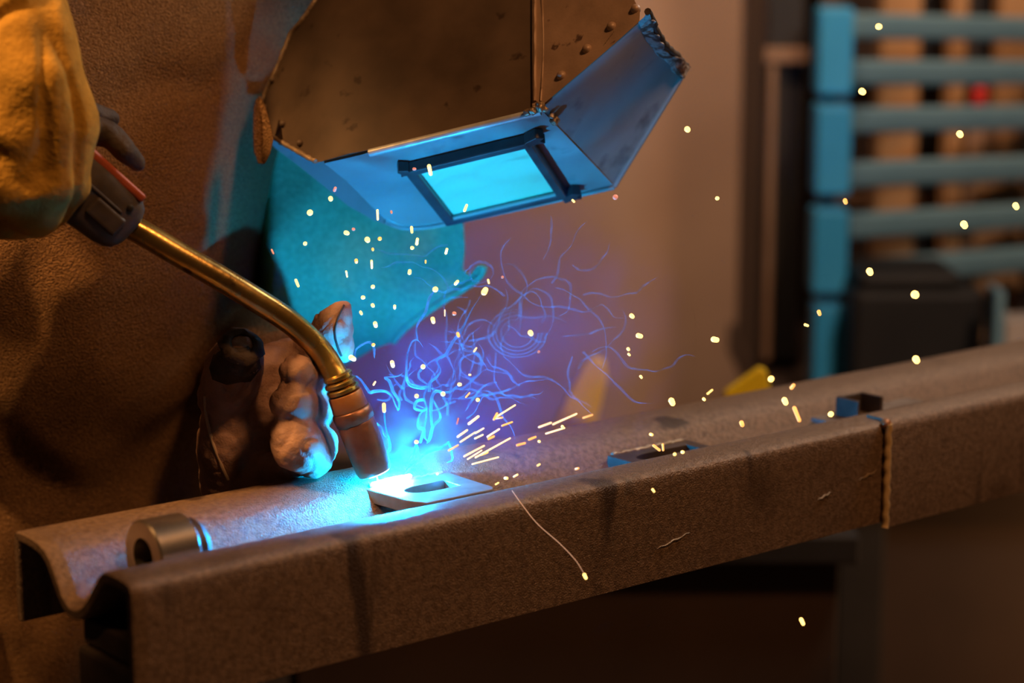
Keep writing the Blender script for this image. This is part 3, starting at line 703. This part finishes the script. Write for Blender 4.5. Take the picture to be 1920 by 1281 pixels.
bx = empty('toolbox', P(1720, 640, 2.86), 'black box on the bench under the blue rack', 'box')
a, b = P(1602, 560, 2.86), P(1848, 560, 2.86)
bev(obj('body', wbox(a.x, b.x, 2.82, 2.98, BZ, P(1700, 545, 2.86).z), M['black'], bx), .01, 3)
bev(obj('lid', wbox(a.x+.006, b.x-.03, 2.825, 2.975, P(1700, 545, 2.86).z, P(1700, 512, 2.86).z), M['black'], bx), .012, 3)
def lump(name, x, y, w, h, d, label, cat, m):
    c = P(x, y, d); bm = bmesh.new()
    bmesh.ops.create_icosphere(bm, subdivisions=4, radius=1)
    for v in bm.verts:
        k = 1 + .12*noise.noise(v.co*1.7 + c*5)
        v.co = V((c.x + v.co.x*w*k, c.y + v.co.y*w*.8*k, BZ + h*.5 + v.co.z*h*.5*k)); v.co.z = max(v.co.z, BZ+.001)
    return tag(obj(name, bm, M[m], None, 60), label, cat)
lump('sack', 1578, 650, .048, .075, 2.74, 'brown sack on the bench front below the rack end plates', 'sack', 'sack')
lump('cloth_bundle', 1690, 650, .026, .060, 2.72, 'small brown cloth bundle beside the sack in front of black box', 'cloth bundle', 'sack')
pb = empty('bracket', P(1890, 620, 2.80), 'pale grey angle bracket on the bench at the right edge', 'bracket')
a = P(1862, 600, 2.8); b = P(1960, 600, 2.8); z0, z1 = P(1880, 622, 2.8).z, P(1880, 585, 2.8).z
bev(obj('base', wbox(a.x+.004, b.x, 2.70, 2.76, BZ, z1), M['pale'], pb), .004)
bev(obj('arm', wbox(a.x-.010, a.x+.003, 2.70, 2.76, BZ, P(1860, 530, 2.8).z), M['bluegrey'], pb), .004)
rc = empty('canister', P(1836, 200, 3.3), 'small red canister standing behind the blue rack', 'canister')
c = P(1836, 200, 3.36)
obj('body', lathe(bmesh.new(), V((c.x, c.y, BZ)), Z, [(0, .028), (.002, .030), (c.z-BZ-.02, .030), (c.z-BZ, .022)], 24), M['brownpaint'], rc, 40)
obj('cap', lathe(bmesh.new(), V((c.x, c.y, c.z)), Z, [(0, .011), (.003, .013), (.026, .013), (.030, .010)], 24), M['red'], rc, 40)
for x, y, w, h, d, lab in ((1880, 375, 90, 60, 3.28, 'cardboard box behind the rack, right of the thin timber'), (1690, 60, 70, 70, 3.24, 'cardboard box high behind the rack, top of the first timber')):
    pass
def carton(x0, x1, y0, d, label):
    a, b = P(x0, y0, d), P(x1, y0, d); t = empty('carton', V(((a.x+b.x)/2, a.y, BZ)), label, 'carton')
    bev(obj('box', wbox(a.x, b.x, a.y, a.y+.06, BZ, a.z), M['card'], t), .004)
    bev(obj('flap', wbox(a.x+.002, (a.x+b.x)/2-.001, a.y+.002, a.y+.058, a.z, a.z+.004), M['card'], t), .001)
    bev(obj('flap', wbox((a.x+b.x)/2+.001, b.x-.002, a.y+.002, a.y+.058, a.z, a.z+.004), M['card'], t), .001)
carton(1828, 1912, 345, 3.34, 'brown carton behind the lower bars of the blue rack')

# yellow things beyond the rail, on the floor
TZ = .655
tt = empty('low_table', V((.15, 2.2, 0)), 'dark low table added to keep the gap below the rail dark', 'table')
bev(obj('table_top', wbox(-.25, .345, 2.04, 2.36, TZ-.03, TZ), M['black'], tt), .003)
bev(obj('skirt', wbox(-.22, .33, 2.07, 2.09, .10, TZ-.03), M['lowshade'], tt), .003)  # dark sheet added where there is only gloom below the rail
for x in (-.23, .295):
    for y in (2.095, 2.31): bev(obj('leg', wbox(x, x+.035, y, y+.035, 0, TZ-.03), M['black'], tt), .002)
yb = empty('yellow_lever', V((P(1075, 800, 2.2).x, P(1075, 800, 2.2).y, TZ)), 'tall yellow lever leaning behind the rail, near the sparks', 'lever')
p0, p1 = P(1066, 830, 2.2), P(1124, 672, 2.2); dr = (p1-p0).normalized(); foot = p0 - dr*((p0.z-TZ-.012)/dr.z)
sd = Y.cross(dr).normalized(); bm = bmesh.new(); L = (p1-foot).length; rings = []
for t, hw in ((0, .018), (L*.6, .020), (L-.10, .021), (L-.05, .0185), (L-.015, .014), (L, .007)):
    rings.append([bm.verts.new(foot + dr*t + sd*a*hw + Y*c*.009) for a, c in ((-1, -1), (1, -1), (1, 1), (-1, 1))])
for i in range(len(rings)-1):
    for j in range(4): bm.faces.new((rings[i][j], rings[i][(j+1) % 4], rings[i+1][(j+1) % 4], rings[i+1][j]))
bm.faces.new(rings[0][::-1]); bm.faces.new(rings[-1])
bev(obj('blade', bm, M['yellow'], yb), .003)
bev(obj('foot', wbox(foot.x-.06, foot.x+.06, foot.y-.05, foot.y+.05, TZ, TZ+.012), M['black'], yb), .003)
yw = empty('yellow_guard', V((P(1410, 720, 2.1).x, 2.05, TZ)), 'yellow pointed guard showing above the rail, left of the locker', 'guard')
a, b, c = P(1360, 738, 2.1), P(1432, 690, 2.1), P(1446, 735, 2.1)
bm = bmesh.new(); vs1 = []
for dy in (0, .012): vs1.append([bm.verts.new(V((p[0], b.y+dy, p[1]))) for p in ((a.x, a.z), (b.x-.004, b.z), (b.x+.003, b.z-.003), (c.x, c.z), (c.x, TZ+.01), (a.x, TZ+.01))])
bm.faces.new(vs1[0]); bm.faces.new(vs1[1][::-1])
for j in range(6): bm.faces.new((vs1[0][j], vs1[1][j], vs1[1][(j+1) % 6], vs1[0][(j+1) % 6]))
bev(obj('sheet', bm, M['yellow'], yw), .002)
bev(obj('foot', wbox(a.x-.02, c.x+.02, b.y-.02, b.y+.06, TZ, TZ+.0098), M['black'], yw), .003)

# ------------------------------------------------------------------ fume trails: threads of smoke lit by the arc
def threads(name, paths, rad, m, label):
    bm = bmesh.new()
    for pts in paths:
        c = catmull([P(x, y, d) for x, y, d in pts], 7)
        k = len(c); tube(bm, c, [rad*(.75+.25*math.sin(i*.13+k))*(1 if i < k*.8 else max(.15, (k-i)/(k*.2))) for i in range(k)], 6)
    return tag(obj(name, bm, M[m], None, 60), label, 'fume', kind='stuff')
main = [
    [(788, 830, 1.375), (796, 800, 1.38), (800, 770, 1.38), (795, 745, 1.38), (800, 726, 1.38), (792, 728, 1.38), (770, 722, 1.38), (762, 705, 1.385), (764, 665, 1.39), (772, 642, 1.39), (783, 638, 1.39), (793, 651, 1.39)],
    [(783, 638, 1.39), (781, 615, 1.39), (789, 598, 1.395), (798, 585, 1.395), (805, 560, 1.40), (815, 545, 1.40)],
    [(805, 735, 1.38), (806, 718, 1.38), (818, 708, 1.38), (826, 695, 1.385), (820, 680, 1.385), (822, 672, 1.385), (836, 664, 1.39), (850, 640, 1.395), (866, 618, 1.40), (885, 580, 1.40), (905, 550, 1.40)],
    [(810, 800, 1.38), (808, 770, 1.38), (810, 745, 1.38), (818, 734, 1.38), (832, 736, 1.38), (846, 734, 1.38), (856, 725, 1.38), (866, 718, 1.38)],
    [(812, 750, 1.38), (822, 770, 1.38), (825, 785, 1.38), (812, 800, 1.38), (806, 822, 1.38), (800, 832, 1.38)],
    [(795, 750, 1.38), (782, 752, 1.38), (778, 766, 1.38), (795, 770, 1.38), (800, 764, 1.38), (786, 780, 1.38), (784, 800, 1.38), (794, 806, 1.38), (796, 820, 1.38), (804, 830, 1.38)],
    [(720, 770, 1.372), (723, 800, 1.372), (730, 825, 1.372), (731, 840, 1.372), (726, 850, 1.372)],
    [(780, 832, 1.37), (784, 845, 1.37), (776, 860, 1.37), (765, 870, 1.37), (760, 882, 1.37)],
    [(781, 832, 1.368), (776, 848, 1.37), (768, 862, 1.37), (758, 876, 1.37)],
    [(667, 705, 1.39), (676, 712, 1.39), (686, 726, 1.39), (694, 736, 1.39), (702, 734, 1.39), (722, 734, 1.39), (735, 744, 1.39), (742, 760, 1.39), (747, 768, 1.39), (748, 752, 1.39), (738, 736, 1.39), (730, 715, 1.39), (722, 708, 1.39), (745, 706, 1.39), (757, 698, 1.39)],
    [(666, 672, 1.39), (668, 655, 1.39), (690, 642, 1.39), (700, 650, 1.39), (702, 672, 1.39)],
    [(840, 828, 1.372), (846, 845, 1.372), (848, 862, 1.372), (838, 868, 1.372)],
    [(758, 890, 1.37), (775, 872, 1.37), (800, 850, 1.372), (825, 840, 1.372), (842, 830, 1.372)],
]
threads('fume_threads', main, .0011, 'fume', 'bright blue curling threads of smoke rising from the arc')
faint = []
rr = random.Random(3)
for k in range(46):
    x, y = rr.uniform(830, 1120), rr.gauss(610, 90); d = rr.uniform(1.36, 1.46); an = rr.uniform(0, 6.28); cur = rr.gauss(0, .35); p = []
    for i in range(rr.randint(6, 14)):
        p.append((x, y, d)); an += cur*.6 + rr.gauss(0, .35); x += 17*math.cos(an); y += 17*math.sin(an); d += rr.gauss(0, .004)
    if max(q[1] for q in p) < 800 and min(q[1] for q in p) > 400: faint.append(p)
for r0, r1 in ((46, 40), (40, 33), (55, 45), (30, 26)):
    faint.append([(970+r0*math.cos(a*.5), 625+r1*math.sin(a*.5), 1.42+.002*a) for a in range(0, 11)])
for k in range(12):
    x, y, d = 845+rr.uniform(-20, 20), 740+rr.uniform(-20, 40), 1.385; an = rr.uniform(-1.1, -.1); p = []
    for i in range(rr.randint(6, 13)):
        p.append((x, y, d)); an += rr.gauss(0, .35); x += 15*math.cos(an); y += 15*math.sin(an); d += rr.gauss(.002, .003)
    faint.append(p)
for k in range(8):
    x, y, d = rr.uniform(690, 830), rr.uniform(690, 830), 1.385; an = rr.uniform(-3, 0); p = []
    for i in range(rr.randint(5, 9)):
        p.append((x, y, d)); an += rr.gauss(0, .5); x += 11*math.cos(an); y += 11*math.sin(an); d += rr.gauss(.001, .003)
    faint.append(p)
threads('faint_fume_threads', faint, .0008, 'fumefaint', 'faint blue wisps of smoke drifting right of the arc')
# the haze itself
bm = bmesh.new(); bmesh.ops.create_icosphere(bm, subdivisions=4, radius=1)
hc = P(930, 640, 1.44)
for v in bm.verts: v.co = hc + V((v.co.x*.135, v.co.y*.085, v.co.z*.13))
m = bpy.data.materials.new('welding_smoke'); m.use_nodes = True; nt = m.node_tree; N = nt.nodes; Lk = nt.links; N.remove(N['Principled BSDF'])
vsn = N.new('ShaderNodeVolumeScatter'); vsn.inputs['Color'].default_value = (.10, .24, 1.0, 1); vsn.inputs['Anisotropy'].default_value = .1
tc = N.new('ShaderNodeTexCoord'); nz = N.new('ShaderNodeTexNoise'); nz.inputs['Scale'].default_value = 16; nz.inputs['Detail'].default_value = 4; nz.inputs['Distortion'].default_value = 1.2
Lk.new(tc.outputs['Object'], nz.inputs['Vector'])
mr = N.new('ShaderNodeMapRange'); mr.inputs['From Min'].default_value = .40; mr.inputs['From Max'].default_value = .75; mr.inputs['To Max'].default_value = 1; Lk.new(nz.outputs[0], mr.inputs[0])
vm = N.new('ShaderNodeVectorMath'); vm.operation = 'SUBTRACT'; Lk.new(tc.outputs['Generated'], vm.inputs[0]); vm.inputs[1].default_value = (.5, .5, .5)
ln = N.new('ShaderNodeVectorMath'); ln.operation = 'LENGTH'; Lk.new(vm.outputs[0], ln.inputs[0])
fa = N.new('ShaderNodeMapRange'); fa.inputs['From Min'].default_value = .5; fa.inputs['From Max'].default_value = .15; fa.inputs['To Max'].default_value = 1; Lk.new(ln.outputs['Value'], fa.inputs[0])
mu = N.new('ShaderNodeMath'); mu.operation = 'MULTIPLY'; Lk.new(mr.outputs[0], mu.inputs[0]); Lk.new(fa.outputs[0], mu.inputs[1])
mu2 = N.new('ShaderNodeMath'); mu2.operation = 'MULTIPLY'; Lk.new(mu.outputs[0], mu2.inputs[0]); mu2.inputs[1].default_value = 6
Lk.new(mu2.outputs[0], vsn.inputs['Density']); Lk.new(vsn.outputs[0], N['Material Output'].inputs['Volume'])
tag(obj('welding_smoke', bm, m), 'thin bluish welding smoke hanging right of the torch', 'smoke', kind='stuff')

def haze(name, c, rad, dens, scale, lo, hi, col, label):
    bm = bmesh.new(); bmesh.ops.create_icosphere(bm, subdivisions=4, radius=1)
    for v in bm.verts: v.co = c + V((v.co.x*rad[0], v.co.y*rad[1], v.co.z*rad[2]))
    m2 = m.copy(); m2.name = name
    for n in m2.node_tree.nodes:
        if n.type == 'TEX_NOISE': n.inputs['Scale'].default_value = scale
        if n.type == 'VOLUME_SCATTER': n.inputs['Color'].default_value = col
        if n.type == 'MATH' and not n.inputs[1].is_linked: n.inputs[1].default_value = dens
        if n.type == 'MAP_RANGE' and n.inputs[0].links[0].from_node.type == 'TEX_NOISE': n.inputs['From Min'].default_value = lo; n.inputs['From Max'].default_value = hi
    return tag(obj(name, bm, m2), label, 'smoke', kind='stuff')
haze('arc_glow_haze', P(800, 832, 1.385), (.040, .026, .040), 11, 60, .42, .72, (.45, .70, 1, 1), 'haze added as the blue-white glow beside the arc')  # added volume that makes the glow around the arc
# ------------------------------------------------------------------ sparks
# (x, y, length px, width px, angle degrees, brightness)
REG = {
 'before the blue rack': [(1648,50,16,14,10,'y'),(1617,172,18,15,35,'y'),(1800,252,18,15,55,'y'),(1585,378,14,10,70,'o'),(1905,387,18,14,60,'y'),(1808,422,20,16,60,'y'),(1631,510,19,15,65,'y'),(1716,553,20,18,40,'y'),(1536,587,14,9,70,'o'),(1512,610,11,6,20,'y')],
 'in the open brown haze right of the helmet': [(1289,243,15,13,50,'y'),(1345,372,10,9,0,'y'),(1154,370,13,12,0,'p'),(1185,593,13,10,40,'y'),(1199,630,16,11,15,'y'),(1341,637,19,13,10,'y'),(1178,655,9,7,60,'y'),(1179.5,665,8,5,45,'y'),(1202,707,9,6,55,'y'),(1075,377,9,5,45,'y')],
 'above the far half of the rail': [(1260,754,19,13,65,'y'),(1320,749,9,7,50,'y'),(1331,735,15,4,-40,'y'),(1446,711,15,14,0,'y'),(1486,725,15,9,-50,'o'),(1472,753,19,13,65,'y'),(1494,777,34,9,68,'o'),(1391,795,15,10,70,'o'),(1558,777,14,13,0,'y'),(1718,675,20,16,60,'y'),(1221,815,9,6,20,'y'),(1231,840,20,6,38,'o'),(1243,839,16,5,85,'o'),(1265,852,7,7,0,'y'),(1280,848,9,8,0,'y'),(1082,879,10,5,-15,'o')],
 'before the front face of the rail': [(1225,920,10,5,55,'y'),(1097,1081,15,8,65,'y')],
 'in the dark below the rail': [(1504,1166,18,9,65,'y')],
 'on the window of the helmet': [(806,319,24,9,78,'y'),(777,317,9,7,0,'p'),(873,390,17,6,-68,'y')],
 'before the lit jacket, above the torch neck': [(620,373,12,10,80,'y'),(581,399,13,13,0,'y'),(572,457,9,9,0,'y'),(511,472,12,4,65,'p'),(628,355,12,7,-70,'p'),(650,437,13,10,20,'y'),(689,450,14,12,60,'y'),(663,430,8,7,0,'p'),(712,448,9,9,0,'o'),(699,468,8,6,80,'o'),(668,490,11,8,85,'o')],
 'before the lit jacket, just above the raised forefinger': [(697,496,18,5,88,'y'),(650,514,14,4,80,'y'),(557,531,18,6,68,'y'),(699,538,9,9,0,'y'),(681,558,10,9,0,'y'),(699,573,10,8,60,'y'),(677,587,10,6,65,'y'),(704,609,14,9,75,'y'),(740,576,10,6,90,'y')],
 'below the front edge of the helmet': [(708,403,22,5,88,'y'),(734,398,8,5,80,'p'),(772,431,15,6,85,'y'),(782,453,16,7,-82,'y'),(773,465,9,8,0,'y'),(837,471,14,6,-75,'y'),(798,491,8,4,90,'o'),(768,510,12,8,-85,'y'),(856,530,13,7,-50,'y'),(816,543,12,12,0,'y')],
 'in the purple smoke below the jacket hem': [(909,546,19,13,-60,'y'),(916,528,10,4,75,'y'),(942,520,6,6,0,'p'),(812,601,15,9,75,'y'),(834,587,13,2.5,90,'y'),(852,588,10,9,0,'p'),(859,628,12,7,70,'o'),(891,656,11,3,-55,'y'),(995,625,14,11,60,'y'),(793,688,10,10,0,'y'),(1010,660,6,6,0,'p')],
 'around the torch nozzle': [(661,672,17,11,30,'y'),(736,683,16,9,75,'y'),(702,719,10,4,-60,'y'),(700,647,8,8,0,'o'),(720,765,20,8,88,'y'),(781,743,9,9,0,'y'),(781,829,10,9,0,'y')],
 'close above the arc': [(831,739,11,10,0,'y'),(862,721,10,8,0,'y'),(896,750,9,8,20,'y'),(881,703,6,4,0,'y'),(877,741,14,3.5,-50,'o'),(858,790,14,3.5,-75,'p'),(820,889,5,5,0,'y')],
 'among the flying streaks': [(888,788,28,6,-38,'s'),(948,771,46,4,-32,'s'),(929,781,18,5,-62,'o'),(936,784,16,4,-8,'o'),(951,795,24,4,-20,'o'),(925,812,30,4,-33,'s'),(867,813,26,4.5,-35,'s'),(877,820,36,3.5,-33,'s'),(899,808,22,4,-30,'s'),(898,819,20,4,-25,'s')],
 'among the lower flying streaks': [(921,821,16,5,-25,'o'),(924,840,78,4,-29,'s'),(889,846,46,4,-28,'s'),(890,853,34,3.5,-32,'s'),(908,851,18,5,-20,'o'),(910,864,54,3.5,-15,'s'),(850,840,24,4,-30,'o')],
 'among the streaks farther along the rail': [(1022,797,28,4,-20,'s'),(1059,786,52,4,-24,'s'),(1102,781,22,4,-18,'o'),(1041,808,40,4,-17,'s'),(1055,801,9,6,60,'y'),(998,822,18,5,-22,'o'),(977,833,20,5,-15,'o'),(1011,828,7,6,30,'y'),(1010,872,8,3.5,-30,'y'),(949,897,9,6,0,'y'),(967,892,11,3.5,-30,'y'),(932,907,9,3,-30,'y')],
}
WORD = {'y': 'bright yellow', 'o': 'dull orange', 'p': 'faint reddish', 's': 'pale gold'}
NTH = ['leftmost', 'second', 'third', 'fourth', 'fifth', 'sixth', 'seventh', 'eighth', 'ninth', 'tenth', 'eleventh', 'twelfth', 'thirteenth', 'fourteenth', 'fifteenth', 'sixteenth']
MAT = {'y': 'spark', 'o': 'sparkorange', 'p': 'sparkpink', 's': 'sparkstreak'}
M['sparkstreak'] = emis('spark_gold_streak', (1, .62, .30), 2.2)
rs = random.Random(11)
for reg, lst in REG.items():
    for i, (x, y, ln_, wd, an, br) in enumerate(sorted(lst)):
        d = 1.315 if 'rail' in reg else 1.335
        if 'jacket,' in reg or 'helmet' in reg: d = 1.36
        d += rs.uniform(-.02, .02)
        dx, dy = math.cos(math.radians(an))*max(0, ln_-wd)/2, math.sin(math.radians(an))*max(0, ln_-wd)/2
        dd = rs.uniform(-.003, .003); r = px(wd, d)/2*.86
        p0, p1 = P(x-dx, y-dy, d-dd), P(x+dx, y+dy, d+dd)
        bm = bmesh.new(); hull(bm, [(p0, r), (p1, r*.9)] if ln_ > wd*1.1 else [(p0, r), (p0 + V((r*.1, 0, r*.1)), r*.95)])
        o = obj('spark', bm, M[MAT[br]], None, 60)
        n = len(lst); nth = NTH[i] if n > 1 else 'lone'
        shape = 'streak' if ln_ > wd*2.4 else 'spark'
        pos = '' if n == 1 else (', leftmost there' if i == 0 else ', rightmost there' if i == n-1 else f', {nth} from left')
        lab = ('lone ' if n == 1 else '') + f'{WORD[br]} {shape} {reg}{pos}'
        tag(o, lab, 'spark', 'sparks flying from the weld')
# hair-thin trail behind the spark falling past the front of the rail
tr = catmull([P(960, 920, 1.318), P(985, 955, 1.312), P(1010, 985, 1.308), (P(1050, 1020, 1.305)), P(1080, 1052, 1.30), P(1096, 1078, 1.30)], 6)
tag(obj('spark_trail', tube(bmesh.new(), tr, .00022, 6), emis('spark_trail_glow', (1, .6, .38), .35)), 'hair-thin pale trail of the spark falling before the rail front', 'trail')
